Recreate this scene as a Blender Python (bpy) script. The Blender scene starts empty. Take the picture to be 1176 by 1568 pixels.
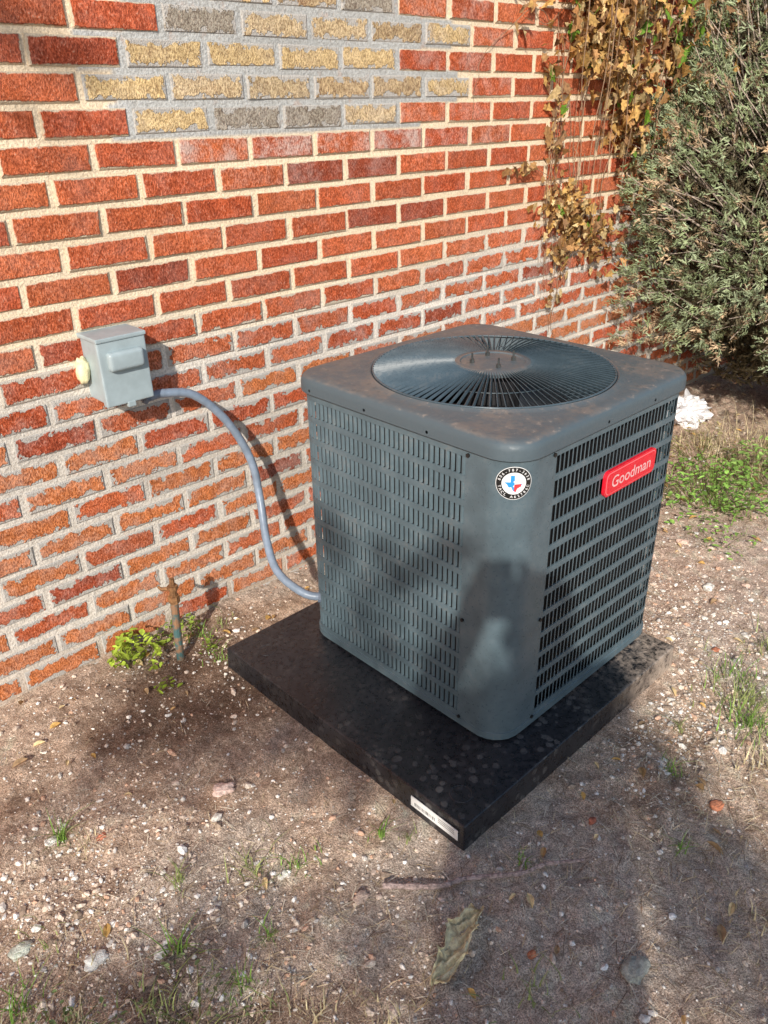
import bpy, bmesh, numpy as np, math, random
from mathutils import Matrix, Vector
rng=np.random.default_rng(7); random.seed(7)
SC=bpy.context.scene
# ------------------------------------------------------------------ helpers
def hsh(i,j,s):
    v=np.sin(i*127.1+j*311.7+s*74.7)*43758.5453
    return v-np.floor(v)
def vnoise(x,y,s=0):
    x=np.asarray(x,float);y=np.asarray(y,float)
    i=np.floor(x);j=np.floor(y);u=x-i;v=y-j
    u=u*u*(3-2*u);v=v*v*(3-2*v)
    return (hsh(i,j,s)*(1-u)+hsh(i+1,j,s)*u)*(1-v)+(hsh(i,j+1,s)*(1-u)+hsh(i+1,j+1,s)*u)*v
def fbm(x,y,s=0,o=4):
    t=0;a=.5;n=0
    for k in range(o):
        t=t+a*vnoise(x*2**k,y*2**k,s+k*3.3);n+=a;a*=.5
    return t/n
def sm(a,b,x):
    t=np.clip((np.asarray(x,float)-a)/(b-a),0,1);return t*t*(3-2*t)
def mk(name,V,F,mat,parent=None,smooth=False,attrs=None,midx=None):
    me=bpy.data.meshes.new(name)
    if isinstance(F,np.ndarray):
        n,k=F.shape
        me.vertices.add(len(V));me.vertices.foreach_set('co',np.asarray(V,np.float32).ravel())
        me.loops.add(n*k);me.loops.foreach_set('vertex_index',F.astype(np.int32).ravel())
        me.polygons.add(n);me.polygons.foreach_set('loop_start',np.arange(0,n*k,k,dtype=np.int32))
        me.update(calc_edges=True)
    else:
        me.from_pydata([tuple(map(float,v)) for v in V],[],F);me.update()
    for m in (mat if isinstance(mat,(list,tuple)) else [mat]): me.materials.append(m)
    if midx is not None: me.polygons.foreach_set('material_index',np.asarray(midx,np.int32))
    me.polygons.foreach_set('use_smooth',np.full(len(me.polygons),bool(smooth)))
    if attrs:
        for k,a in attrs.items():
            a=np.asarray(a,float)
            if a.shape[1]==3: a=np.hstack([a,np.ones((len(a),1))])
            me.attributes.new(k,'FLOAT_COLOR','POINT').data.foreach_set('color',a.astype(np.float32).ravel())
    o=bpy.data.objects.new(name,me);SC.collection.objects.link(o)
    if parent: o.parent=parent
    return o
def empty(name,loc=(0,0,0)):
    e=bpy.data.objects.new(name,None);SC.collection.objects.link(e);e.empty_display_size=.1
    return e
class Mat:
    def __init__(s,name,col=(.5,.5,.5),rough=.7,metal=0,spec=.5):
        s.m=bpy.data.materials.new(name);s.m.use_nodes=True;s.t=s.m.node_tree;s.n=s.t.nodes
        s.b=s.n['Principled BSDF'];s.b.inputs['Roughness'].default_value=rough
        s.b.inputs['Metallic'].default_value=metal;s.b.inputs['Specular IOR Level'].default_value=spec
        s.set(s.b.inputs['Base Color'],col);s.tc=s.n.new('ShaderNodeTexCoord').outputs['Object']
    def set(s,sock,v):
        if isinstance(v,bpy.types.NodeSocket): s.t.links.new(v,sock)
        elif isinstance(v,(tuple,list)):
            sock.default_value=tuple(v)+((1,) if len(v)==3 and sock.type=='RGBA' else ())
        else: sock.default_value=v
    def noise(s,sc,det=4,rough=.6,vec=None,stretch=None,out='Fac'):
        n=s.n.new('ShaderNodeTexNoise');v=vec or s.tc
        if stretch: v=s.vm('MULTIPLY',v,stretch)
        s.set(n.inputs['Vector'],v);n.inputs['Scale'].default_value=sc;n.inputs['Detail'].default_value=det;n.inputs['Roughness'].default_value=rough
        return n.outputs[out]
    def voro(s,sc,feat='F1',out='Distance',vec=None,rand=1):
        n=s.n.new('ShaderNodeTexVoronoi');n.feature=feat;s.set(n.inputs['Vector'],vec or s.tc);n.inputs['Scale'].default_value=sc
        n.inputs['Randomness'].default_value=rand
        return n.outputs[out]
    def vm(s,op,a,b):
        n=s.n.new('ShaderNodeVectorMath');n.operation=op;s.set(n.inputs[0],a);s.set(n.inputs[1],b);return n.outputs[0]
    def ma(s,op,a,b=0.0,c=None):
        n=s.n.new('ShaderNodeMath');n.operation=op;s.set(n.inputs[0],a);s.set(n.inputs[1],b)
        if c is not None: s.set(n.inputs[2],c)
        return n.outputs[0]
    def rng(s,v,a,b,c=0.0,d=1.0):
        n=s.n.new('ShaderNodeMapRange');n.interpolation_type='SMOOTHSTEP'
        for i,x in enumerate([v,a,b,c,d]): s.set(n.inputs[i],x)
        return n.outputs[0]
    def mix(s,f,a,b,mode='MIX'):
        n=s.n.new('ShaderNodeMix');n.data_type='RGBA';n.blend_type=mode
        s.set(n.inputs[0],f);s.set(n.inputs[6],a);s.set(n.inputs[7],b);return n.outputs[2]
    def attr(s,name,out='Color'):
        n=s.n.new('ShaderNodeAttribute');n.attribute_name=name;return n.outputs[out]
    def sep(s,v):
        n=s.n.new('ShaderNodeSeparateXYZ');s.set(n.inputs[0],v);return n.outputs
    def col(s,c): s.set(s.b.inputs['Base Color'],c)
    def bump(s,h,strength=.5,dist=.01):
        n=s.n.new('ShaderNodeBump');n.inputs['Strength'].default_value=strength;n.inputs['Distance'].default_value=dist
        s.set(n.inputs['Height'],h);s.t.links.new(n.outputs[0],s.b.inputs['Normal'])
    def rgh(s,v): s.set(s.b.inputs['Roughness'],v)
def simple(name,c,rough=.6,var=.25,sc=30,metal=0,bump=0,spec=.5):
    M=Mat(name,c,rough,metal,spec);n=M.noise(sc,3)
    d=tuple(x*(1-var) for x in c);l=tuple(min(1,x*(1+var)) for x in c)
    M.col(M.mix(M.rng(n,.3,.7),d,l))
    if bump: M.bump(M.noise(sc*4,3),bump,.004)
    return M.m
def attrmat(name,a='c',rough=.8,var=.3,sc=60,bump=.3,spec=.3,trans=0):
    M=Mat(name,(.5,.5,.5),rough,0,spec);n=M.noise(sc,2)
    M.col(M.mix(1.0,M.attr(a),M.mix(M.rng(n,.3,.7),(1-var,)*3,(1+var,)*3),'MULTIPLY'))
    if bump: M.bump(n,bump,.004)
    if trans:
        tr=M.n.new('ShaderNodeBsdfTranslucent');M.set(tr.inputs[0],M.attr(a));mx=M.n.new('ShaderNodeMixShader');mx.inputs[0].default_value=trans
        M.t.links.new(M.b.outputs[0],mx.inputs[1]);M.t.links.new(tr.outputs[0],mx.inputs[2])
        M.t.links.new(mx.outputs[0],M.n['Material Output'].inputs[0])
    return M.m
def boxobj(name,lo,hi,mat,bev=0.0,seg=2,parent=None,taper=None):
    bm=bmesh.new();bmesh.ops.create_cube(bm,size=1)
    lo=np.array(lo,float);hi=np.array(hi,float)
    for v in bm.verts: v.co=Vector(((lo+hi)/2+np.array(v.co)*(hi-lo)))
    if taper: taper(bm)
    if bev: bmesh.ops.bevel(bm,geom=bm.edges[:],offset=bev,segments=seg,affect='EDGES',profile=.6)
    me=bpy.data.meshes.new(name);bm.to_mesh(me);bm.free();me.materials.append(mat)
    for p in me.polygons:p.use_smooth=False
    o=bpy.data.objects.new(name,me);SC.collection.objects.link(o)
    if parent:o.parent=parent
    return o
def tube(path,rad,n=10,cap=True):
    P=np.asarray(path,float);m=len(P);rad=np.broadcast_to(rad,(m,)).astype(float)
    T=np.gradient(P,axis=0);T/=np.linalg.norm(T,axis=1)[:,None]+1e-9
    ref=np.array([0,0,1.]) if abs(T[0][2])<.9 else np.array([1.,0,0])
    V=[];u=np.cross(T[0],ref);u/=np.linalg.norm(u)
    for i in range(m):
        u=u-T[i]*(u@T[i]);u/=np.linalg.norm(u);w=np.cross(T[i],u)
        a=np.arange(n)*2*np.pi/n
        V.append(P[i]+rad[i]*(np.cos(a)[:,None]*u+np.sin(a)[:,None]*w))
    V=np.vstack(V);F=[]
    for i in range(m-1):
        for k in range(n):
            F.append((i*n+k,i*n+(k+1)%n,(i+1)*n+(k+1)%n,(i+1)*n+k))
    if cap: F.append(tuple(range(n))[::-1]);F.append(tuple((m-1)*n+k for k in range(n)))
    return V,F
def join(parts):
    V=[];F=[];o=0
    for v,f in parts:
        V.append(v);F+= [tuple(i+o for i in q) for q in f];o+=len(v)
    return np.vstack(V),F
def smoothpath(pts,n=12):
    P=[np.array(p,float) for p in pts];P=[2*P[0]-P[1]]+P+[2*P[-1]-P[-2]];out=[]
    for i in range(1,len(P)-2):
        for t in np.linspace(0,1,n,endpoint=False):
            a,b,c,d=P[i-1:i+3]
            out.append(.5*((2*b)+(c-a)*t+(2*a-5*b+4*c-d)*t*t+(3*b-a-3*c+d)*t**3))
    out.append(P[-2]);return np.array(out)
def cyl(c0,c1,r,n=16): return tube([c0,c1],r,n)
def rotmats(n,rg):
    q=rg.normal(size=(n,4));q/=np.linalg.norm(q,axis=1)[:,None];w,x,y,z=q.T
    return np.stack([1-2*(y*y+z*z),2*(x*y-z*w),2*(x*z+y*w),2*(x*y+z*w),1-2*(x*x+z*z),2*(y*z-x*w),2*(x*z-y*w),2*(y*z+x*w),1-2*(x*x+y*y)],-1).reshape(n,3,3)
def rzmats(n,rg):
    a=rg.uniform(0,6.28,n);Rz=np.zeros((n,3,3));Rz[:,0,0]=np.cos(a);Rz[:,0,1]=-np.sin(a);Rz[:,1,0]=np.sin(a);Rz[:,1,1]=np.cos(a);Rz[:,2,2]=1
    return Rz
def scatter(base,faces,C,S,R,cols):
    n=len(C);m=len(base)
    V=np.einsum('nij,nmj->nmi',R,base[None]*np.asarray(S).reshape(n,-1,1 if np.ndim(S)==1 else 3))+C[:,None]
    F=(np.asarray(faces)[None]+(np.arange(n)*m)[:,None,None]).reshape(-1,len(faces[0]))
    return V.reshape(-1,3),F,np.repeat(cols,m,axis=0)
def ico(sub):
    bm=bmesh.new();bmesh.ops.create_icosphere(bm,subdivisions=sub,radius=1)
    bm.verts.ensure_lookup_table()
    v=np.array([x.co[:] for x in bm.verts]);f=np.array([[q.index for q in x.verts] for x in bm.faces]);bm.free();return v,f

# ------------------------------------------------------------------ camera
f,yaw,pit,roll=1223.07,.75964,.47508,-.01677
Fw=np.array([math.sin(yaw)*math.cos(pit),math.cos(yaw)*math.cos(pit),-math.sin(pit)])
R0=np.array([math.cos(yaw),-math.sin(yaw),0]);U0=np.cross(R0,Fw)
Rr=R0*math.cos(roll)+U0*math.sin(roll);Ur=-R0*math.sin(roll)+U0*math.cos(roll)
cd=bpy.data.cameras.new('camera');cam=bpy.data.objects.new('camera',cd);SC.collection.objects.link(cam)
M4=Matrix.Identity(4)
for i in range(3):
    M4[i][0]=Rr[i];M4[i][1]=Ur[i];M4[i][2]=-Fw[i]
M4[0][3]=0;M4[1][3]=-2.0403;M4[2][3]=1.5135
cam.matrix_world=M4;cd.sensor_fit='VERTICAL';cd.sensor_height=24;cd.sensor_width=18;cd.lens=24*f/1568;cd.clip_start=.05;cd.clip_end=500
SC.camera=cam
# ------------------------------------------------------------------ light
S=np.array([.6822,.5183,-.5157])
sd=bpy.data.lights.new('sun','SUN');sd.energy=5.0;sd.angle=math.radians(.9);sd.color=(1,.935,.84)
so=bpy.data.objects.new('sun',sd);SC.collection.objects.link(so)
so.rotation_euler=Vector(S).to_track_quat('-Z','Y').to_euler();so.location=(-6,-6,6)
w=bpy.data.worlds.new('World');SC.world=w;w.use_nodes=True;nt=w.node_tree
sk=nt.nodes.new('ShaderNodeTexSky');sk.sky_type='NISHITA';sk.sun_disc=False
sk.sun_elevation=math.asin(.5157);sk.sun_rotation=math.atan2(-S[0],-S[1])
nt.links.new(sk.outputs[0],nt.nodes['Background'].inputs[0]);nt.nodes['Background'].inputs[1].default_value=.15
SC.view_settings.view_transform='Standard';SC.view_settings.look='None';SC.view_settings.exposure=0

# ------------------------------------------------------------------ brick wall
wall=empty('brick_wall')
X0,Z0,L,H=.8518,1.3267,.23485,.07538
patch={2:(1.04,2.12),3:(1.07,2.30),4:(.98,2.12),5:(1.12,2.27),6:(1.1,2.12),7:(1.16,2.26),8:(1.1,2.2),9:(1.2,2.1)}
def inpatch(x,i):
    return i in patch and patch[i][0]<x<patch[i][1]
mort=.0135
V=[];F=[];BC=[];MKA=[];UVA=[];o=0
for i in range(-18,19):
    zc=Z0+i*H
    off=0 if i%2==0 else .5
    for j in range(-16,36):
        xa=X0+(j+off)*L;xc=xa+L/2
        isp=inpatch(xc,i)
        hw=(L-mort)/2+random.uniform(-.0025,.002);hh=(H-mort)/2+random.uniform(-.002,.0015)
        if isp: hw-=.001;hh-=.001
        dx,dz=random.uniform(-.002,.002),random.uniform(-.0015,.0015);pr=random.uniform(.003,.0065);til=random.uniform(-.0015,.0015)
        hue=random.random();br=random.uniform(.9,1.12)
        if isp:
            c=np.array([(.80,.60,.30),(.68,.53,.31),(.50,.40,.26),(.58,.43,.24),(.38,.34,.27)][int(random.choice([0,0,0,1,1,1,2,3,3,4]))])*random.uniform(.88,1.08)
        else:
            c=np.array([.56,.110,.040])*(1-hue)+np.array([.66,.180,.068])*hue
            if random.random()<.06: c=np.array([.42,.085,.036])
            if zc<.75 and random.random()<.45: c=np.array([.66,.22,.075])
            c=c*br
        low=float(sm(1.02,.78,zc+.16*(fbm(xc*1.5,zc*2,5)-.5)-.06*(xc-1)))
        smear=.12+.58*low+(.62 if isp else 0)
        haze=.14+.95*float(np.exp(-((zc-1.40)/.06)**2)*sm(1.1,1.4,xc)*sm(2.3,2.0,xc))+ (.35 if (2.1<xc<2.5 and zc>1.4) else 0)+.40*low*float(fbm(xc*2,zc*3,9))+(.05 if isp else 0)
        for k,(ins,y) in enumerate([(0,.01),(0,-pr+.003),(.0035,-pr)]):
            for sx,sz in [(-1,-1),(1,-1),(1,1),(-1,1)]:
                jx,jz=random.uniform(-.0015,.0015),random.uniform(-.0015,.0015)
                V.append((xc+dx+sx*(hw-ins)+jx,y+(til*sx if k else 0),zc+dz+sz*(hh-ins)+jz))
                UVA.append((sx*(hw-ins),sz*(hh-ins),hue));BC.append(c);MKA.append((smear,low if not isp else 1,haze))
        for a in range(4):
            b=(a+1)%4
            F.append((o+a,o+b,o+4+b,o+4+a));F.append((o+4+a,o+4+b,o+8+b,o+8+a))
        F.append((o+8,o+9,o+10,o+11));o+=12
M=Mat('brick',(.4,.1,.05),.85,0,.25)
uv=M.sep(M.attr('buv','Vector'));mks=M.sep(M.attr('mkr','Vector'))
e=M.ma('MINIMUM',M.ma('SUBTRACT',.1105,M.ma('ABSOLUTE',uv[0])),M.ma('SUBTRACT',.0309,M.ma('ABSOLUTE',uv[1])))
nB=M.noise(22,3,.65);nW=M.noise(70,3,.7)
nS=M.ma('ADD',M.ma('MULTIPLY',nB,.7),M.ma('MULTIPLY',nW,.3))
wd=M.ma('MULTIPLY',M.ma('MULTIPLY',mks[0],M.rng(nS,.40,.68)),.028)
wd=M.ma('ADD',wd,M.ma('MULTIPLY',nW,.004))
em=M.rng(M.ma('SUBTRACT',e,wd),-.0015,.002,1.0,0.0)
fine=M.noise(230,3,.75,stretch=(1,1,.6));mid=M.noise(45,3,.65)
c=M.mix(1.0,M.attr('bc'),M.mix(M.rng(mid,.3,.72),(.78,.75,.73),(1.2,1.2,1.2)),'MULTIPLY')
c=M.mix(1.0,c,M.mix(M.rng(fine,.38,.58),(.55,.47,.45),(1.16,1.16,1.16)),'MULTIPLY')
c=M.mix(M.rng(fine,.59,.68,0,.55),c,(.80,.50,.35))
c=M.mix(M.rng(M.noise(5,4,.7,stretch=(1,1,1.4)),.58,.76,0,.25),c,(.34,.10,.055))
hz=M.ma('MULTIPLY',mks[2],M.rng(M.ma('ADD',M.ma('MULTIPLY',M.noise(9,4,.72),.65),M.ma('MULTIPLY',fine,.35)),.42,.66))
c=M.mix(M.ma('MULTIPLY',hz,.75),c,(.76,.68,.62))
mc_=M.mix(mks[1],(.78,.64,.46),(.56,.53,.49));mc_=M.mix(M.rng(nW,.3,.7,0,.3),mc_,(.34,.29,.24))
c=M.mix(em,c,mc_);M.col(c)
hgt=M.ma('ADD',M.ma('MULTIPLY',fine,.9),M.ma('MULTIPLY',M.ma('SUBTRACT',1.0,em),.4));M.bump(hgt,1.0,.007)
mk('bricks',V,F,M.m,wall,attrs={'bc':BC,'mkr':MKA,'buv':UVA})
xs=np.concatenate([np.arange(-3,-.2,.1),np.arange(-.2,5,.012),np.arange(5,9.2,.1)]);zs=np.arange(-.06,2.78,.012)
X,Z=np.meshgrid(xs,zs);nx,nz=len(xs),len(zs)
pm=np.zeros_like(X)
for i,(a,b) in patch.items():
    m=(Z>Z0+(i-.5)*H-.006)&(Z<Z0+(i+.5)*H+.006)
    pm=np.where(m,np.maximum(pm,sm(a-.018,a-.008,X)*sm(b+.018,b+.008,X)),pm)
pm=np.clip(pm,0,1)
low=sm(1.02,.78,Z+.22*(fbm(X*2,Z*3,5)-.5)-.06*(X-1))
cream=np.array([.88,.73,.53]);grey=np.array([.50,.505,.49]);lowc=np.array([.72,.665,.59])
n1=fbm(X*3,Z*5,11)[...,None]
base=cream*(.85+.3*n1)
base=base*(1-low[...,None])+lowc*(.62+.75*n1)*low[...,None]
base=base*(1-pm[...,None])+grey*(.75+.5*n1)*pm[...,None]
dirt=sm(.12,.0,Z)[...,None]*.5
base=base*(1-dirt)+np.array([.38,.25,.16])*dirt
Y=.0015*(fbm(X*30,Z*30,3)-.5)-.0028*np.clip(pm+low*.8,0,1)+.0008
Vm=np.stack([X,Y,Z],-1).reshape(-1,3)
idx=np.arange(nx*nz).reshape(nz,nx)
Fm=np.stack([idx[:-1,:-1],idx[:-1,1:],idx[1:,1:],idx[1:,:-1]],-1).reshape(-1,4)
M=Mat('mortar',(.6,.5,.4),.95,0,.15);n=M.noise(140,3,.7);n2=M.noise(25,3)
c=M.mix(1.0,M.attr('c'),M.mix(M.rng(n,.3,.7),(.74,.72,.70),(1.12,1.12,1.12)),'MULTIPLY')
c=M.mix(M.rng(n2,.58,.72,0,.3),c,(.5,.27,.17));M.col(c);M.bump(n,.7,.006)
mk('mortar',Vm,Fm,M.m,wall,smooth=True,attrs={'c':base.reshape(-1,3)})
boxobj('wall_core',(-3,.03,-.3),(9.2,.25,2.8),simple('masonry core',(.35,.3,.25)),parent=wall)
boxobj('coping',(-3,-.03,2.8),(9.2,.28,2.88),simple('coping concrete',(.4,.38,.34),bump=.4),bev=.01,parent=wall)

# ------------------------------------------------------------------ ground
def axis(lo,hi,st,far):
    a=[];v=lo;s=st
    while v>-far: v-=s;s*=1.35;a.append(v)
    b=[];v=hi;s=st
    while v<far: v+=s;s*=1.35;b.append(v)
    return np.array(a[::-1]+list(np.arange(lo,hi+1e-6,st))+b)
gx=axis(-.1,4.6,.0095,220);gy=axis(-2.2,.03,.0095,220)
X,Y=np.meshgrid(gx,gy)
def gz(x,y):
    x=np.asarray(x,float);y=np.asarray(y,float)
    return .030*(fbm(x*3,y*3,21)-.5)+.022*(fbm(x*14,y*14,22,4)-.5)+.012*(fbm(x*48,y*48,23,2)-.5)-.004
near=sm(9,4,np.hypot(X-1.5,Y+1))
Zg=(gz(X,Y)+.004)*near-.004
inpad=sm(.06,.0,np.maximum(np.abs(X-1.463)-.475,np.abs(Y+.77)-.475))
Zg=Zg*(1-.7*inpad)-.003*inpad
Zg=np.where(Y>.02,np.minimum(Zg,-.014),Zg)
n1=fbm(X*2.2,Y*2.2,31,5);n2=fbm(X*9,Y*9,32,4);n3=fbm(X*40,Y*40,33,3)
tan=np.array([.86,.66,.505]);brn=np.array([.62,.44,.315]);gry=np.array([.88,.79,.68])
col=tan+(brn-tan)*sm(.44,.66,n2*.6+n1*.4)[...,None]
gm=sm(.5,.62,n1)[...,None]*.6
col=col*(1-gm)+gry*gm
wet=np.exp(-(((X-.92)/.25)**2+((Y+.26)/.27)**2))+.95*np.exp(-(((X-.72)/.18)**2+((Y+.38)/.17)**2))
wet=np.clip(wet*(.7+.8*n2),0,1)*.85
col=col*(1-wet[...,None])+np.array([.24,.15,.10])*wet[...,None]
pink=sm(1.8,2.3,X)[...,None]*.55;col=col*(1-pink)+np.array([.92,.69,.56])*pink
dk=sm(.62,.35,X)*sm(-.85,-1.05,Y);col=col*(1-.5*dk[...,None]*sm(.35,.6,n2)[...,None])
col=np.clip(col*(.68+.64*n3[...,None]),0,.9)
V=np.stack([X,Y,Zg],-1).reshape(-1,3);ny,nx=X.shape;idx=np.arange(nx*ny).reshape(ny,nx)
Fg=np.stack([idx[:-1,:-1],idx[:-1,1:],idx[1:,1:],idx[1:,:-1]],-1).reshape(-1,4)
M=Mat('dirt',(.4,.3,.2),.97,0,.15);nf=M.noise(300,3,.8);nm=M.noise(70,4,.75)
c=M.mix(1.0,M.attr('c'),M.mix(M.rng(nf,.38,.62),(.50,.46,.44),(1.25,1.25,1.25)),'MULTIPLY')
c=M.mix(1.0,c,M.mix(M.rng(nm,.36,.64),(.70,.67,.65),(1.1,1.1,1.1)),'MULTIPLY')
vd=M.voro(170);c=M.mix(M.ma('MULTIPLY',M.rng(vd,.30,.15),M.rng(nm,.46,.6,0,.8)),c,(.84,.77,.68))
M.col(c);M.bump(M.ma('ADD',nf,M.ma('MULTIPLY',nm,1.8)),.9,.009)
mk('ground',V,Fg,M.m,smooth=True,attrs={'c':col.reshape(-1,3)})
def free(x,y): return ~((np.abs(x-1.463)<.482)&(np.abs(y+.77)<.480))&(y<-.015)
def pts(n,cx,cy,sx,sy):
    x=rng.normal(cx,sx,n);y=rng.normal(cy,sy,n);m=free(x,y);return np.stack([x[m],y[m]],-1)
G=np.vstack([np.stack([rng.uniform(-.1,2.4,11000),rng.uniform(-2.0,-.02,11000)],-1),np.stack([rng.uniform(2.,5,3000),rng.uniform(-2.2,-.02,3000)],-1),pts(3600,.28,-.78,.2,.2),pts(1600,.5,-1.25,.3,.22),
    pts(4200,2.1,-1.15,.32,.2),pts(2600,2.9,-.7,.6,.4),pts(2000,1.75,-1.38,.2,.1),pts(400,.75,-.12,.4,.05),pts(300,1.02,-.3,.06,.2),pts(900,3.8,-.5,.5,.3)])
G=G[free(G[:,0],G[:,1])];n=len(G)
v,fc=ico(1);sz=np.clip(rng.lognormal(-6.2,.55,n),.0009,.008)
big=np.where(G[:,0]>1.7,.022,.007)
sz=np.where(rng.random(n)<big,rng.uniform(.006,.012,n),sz)
S3=np.stack([sz*rng.uniform(.8,1.5,n),sz*rng.uniform(.7,1.1,n),sz*rng.uniform(.45,.8,n)],-1)
C=np.stack([G[:,0],G[:,1],gz(G[:,0],G[:,1])+sz*.15],-1)
pal=np.array([(.82,.76,.68),(.86,.83,.78),(.70,.56,.45),(.36,.27,.20),(.66,.42,.29),(.5,.46,.42),(.74,.62,.50)])
cc=pal[rng.choice(7,n,p=[.20,.10,.26,.15,.08,.08,.13])]*rng.uniform(.75,1.05,(n,1))
jit=1+rng.uniform(-.28,.28,(n,len(v),1))
Vv=np.einsum('nij,nmj->nmi',rzmats(n,rng),(v[None]*jit)*S3[:,None])+C[:,None]
mk('gravel',Vv.reshape(-1,3),(fc[None]+(np.arange(n)*len(v))[:,None,None]).reshape(-1,3),attrmat('pebble stone',rough=.9,sc=180,bump=0),attrs={'c':np.repeat(cc,len(v),0)})
def stone(name,x,y,r,colr,sc=(1.3,.9,.6),rot=0):
    v,fc=ico(3);nn=fbm(v[:,0]*2+v[:,2]*1.7+r*99,v[:,1]*2+v[:,2],int(r*1000)+3,4)
    v=np.sign(v)*np.abs(v)**.85*(.62+.75*nn)[:,None]*np.array(sc)*r
    ca,sa=math.cos(rot),math.sin(rot);v=v@np.array([[ca,sa,0],[-sa,ca,0],[0,0,1]])
    return mk(name,v+np.array([x,y,float(gz(x,y))+r*.15]),fc,simple(name+'_surface',colr,.9,.35,90,bump=.8),smooth=False)
stone('stone',.70,-.71,.021,(.74,.54,.46),rot=-.5)
stone('stone',.27,-.90,.020,(.82,.76,.68));stone('stone',.17,-.77,.018,(.56,.58,.49))
stone('stone',1.02,-1.66,.024,(.40,.40,.34));stone('stone',.74,-1.17,.014,(.56,.42,.34))
stone('stone',2.42,-1.12,.02,(.78,.72,.64));stone('stone',.37,-.98,.012,(.78,.72,.66));stone('stone',.33,-.55,.012,(.78,.72,.66));stone('stone',.66,-1.0,.010,(.8,.74,.66))
for k in range(14): stone('stone',2.35+random.random()*.8,-1.3+random.random()*.5,random.uniform(.009,.018),random.choice([(.80,.73,.65),(.68,.58,.5),(.70,.5,.4)]),rot=random.random()*6)
stone('brick_fragment',1.53,-1.58,.015,(.66,.25,.13));stone('brick_fragment',1.27,-1.4,.009,(.45,.15,.09));stone('brick_fragment',.42,-.62,.010,(.55,.2,.12))
stone('brick_fragment',2.1,-1.3,.012,(.58,.22,.12));stone('brick_fragment',.9,-1.5,.008,(.55,.2,.1))

# straw litter
P=np.vstack([np.stack([rng.uniform(-.2,5,2400),rng.uniform(-2.3,-.02,2400)],-1),pts(1800,.35,-1.2,.3,.3),pts(2400,1.6,-1.75,.3,.25),pts(2600,3.4,-.6,.7,.4),pts(700,1.1,-1.5,.4,.2)])
P=P[free(P[:,0],P[:,1])];n=len(P)
sv=np.array([[-1,-.04,0],[0,-.04,.08],[1,-.02,0],[1,.02,0],[0,.04,.08],[-1,.04,0]],float);sf=[[0,1,4,5],[1,2,3,4]]
Rz=rzmats(n,rng);Rz[:,2,0]=rng.uniform(-.15,.25,n)
pal=np.array([(.74,.6,.38),(.52,.39,.24),(.26,.17,.11),(.76,.68,.53)])
vv,ff,c_=scatter(sv,sf,np.stack([P[:,0],P[:,1],gz(P[:,0],P[:,1])+.004],-1),rng.uniform(.004,.022,n),Rz,pal[rng.integers(0,4,n)]*rng.uniform(.7,1.1,(n,1)))
mk('straw_litter',vv,ff,attrmat('dry straw',rough=.9,bump=0),attrs={'c':c_})

# leaves
lv=np.array([[0,-1,0],[.28,-.72,.08],[.75,-.62,.16],[.55,-.2,.12],[.95,.18,.2],[.45,.3,.1],[.32,.62,.06],[0,1,-.05],[-.32,.62,.06],[-.45,.3,.1],[-.95,.18,.2],[-.55,-.2,.12],[-.75,-.62,.16],[-.28,-.72,.08],[0,0,-.03]],float)
lf=[[14,i,(i+1)%14] for i in range(14)]
ov=np.array([[0,-1,0],[.4,-.5,.1],[.5,.05,.15],[.3,.6,.1],[0,1,-.08],[-.3,.6,.1],[-.5,.05,.15],[-.4,-.5,.1],[0,0,-.02]],float);of=[[8,i,(i+1)%8] for i in range(8)]
P=np.vstack([pts(150,3.3,-.6,.7,.35),pts(18,1.7,-1.6,.5,.2),pts(12,.4,-1.0,.4,.3),pts(16,1.2,-.18,.35,.05),pts(12,1.4,-1.38,.3,.06),pts(16,.6,-.2,.35,.1)]);n=len(P)
pal=np.array([(.60,.37,.12),(.44,.27,.12),(.68,.52,.28),(.34,.22,.12)])
leafmat=attrmat('dry leaf',rough=.75,sc=90,bump=.4,trans=.15)
vv,ff,c_=scatter(ov*np.array([1,1,2.2]),of,np.stack([P[:,0],P[:,1],gz(P[:,0],P[:,1])+.008],-1),rng.uniform(.009,.020,n),rzmats(n,rng)+rotmats(n,rng)*.25,pal[rng.integers(0,4,n)])
mk('fallen_leaves',vv,ff,leafmat,attrs={'c':c_})
A,B=np.meshgrid(np.linspace(-1,1,61),np.linspace(-1,1,25))
sg=np.where(B>=0,1.0,-1.0)
edge=.62+.42*np.abs(np.sin(A*4.3+.9*sg))**.7+.5*(vnoise(A*9+sg*4,A*0+3,3)-.5)+.2*(vnoise(A*26+sg*9,A*0+7,4)-.5)
wdt=np.clip(1-np.abs(A)**2.4,0,1)**.6*edge
xx=A*.092+.012*np.abs(B)*np.sin(A*9+sg);yy=B*wdt*.038*(1-.2*np.abs(B))+.010*np.sin(A*2.2)
zz=.004+.022*np.abs(B)**1.6*wdt*(.3+1.2*vnoise(A*3+5,sg,12))+.014*(fbm(A*6,B*3,8)-.4)+.005*np.sin(B*9+A*12)
an=.12;lx=.80+xx*math.cos(an)-yy*math.sin(an);ly=-1.39+xx*math.sin(an)+yy*math.cos(an)
V=np.stack([lx,ly,zz+gz(.80,-1.39)+.008],-1).reshape(-1,3)
idx=np.arange(61*25).reshape(25,61);Fq=np.stack([idx[:-1,:-1],idx[:-1,1:],idx[1:,1:],idx[1:,:-1]],-1).reshape(-1,4)
dl=empty('dead_leaf')
mk('blade',V,Fq,simple('withered leaf',(.78,.63,.38),.8,.4,70,bump=.6),dl,smooth=True)
mk('stalk',*tube(smoothpath([(.705,-1.41,.008),(.67,-1.425,.014),(.645,-1.42,.008)],5),.0012,5),simple('leaf stalk',(.4,.28,.14)),dl)
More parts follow.
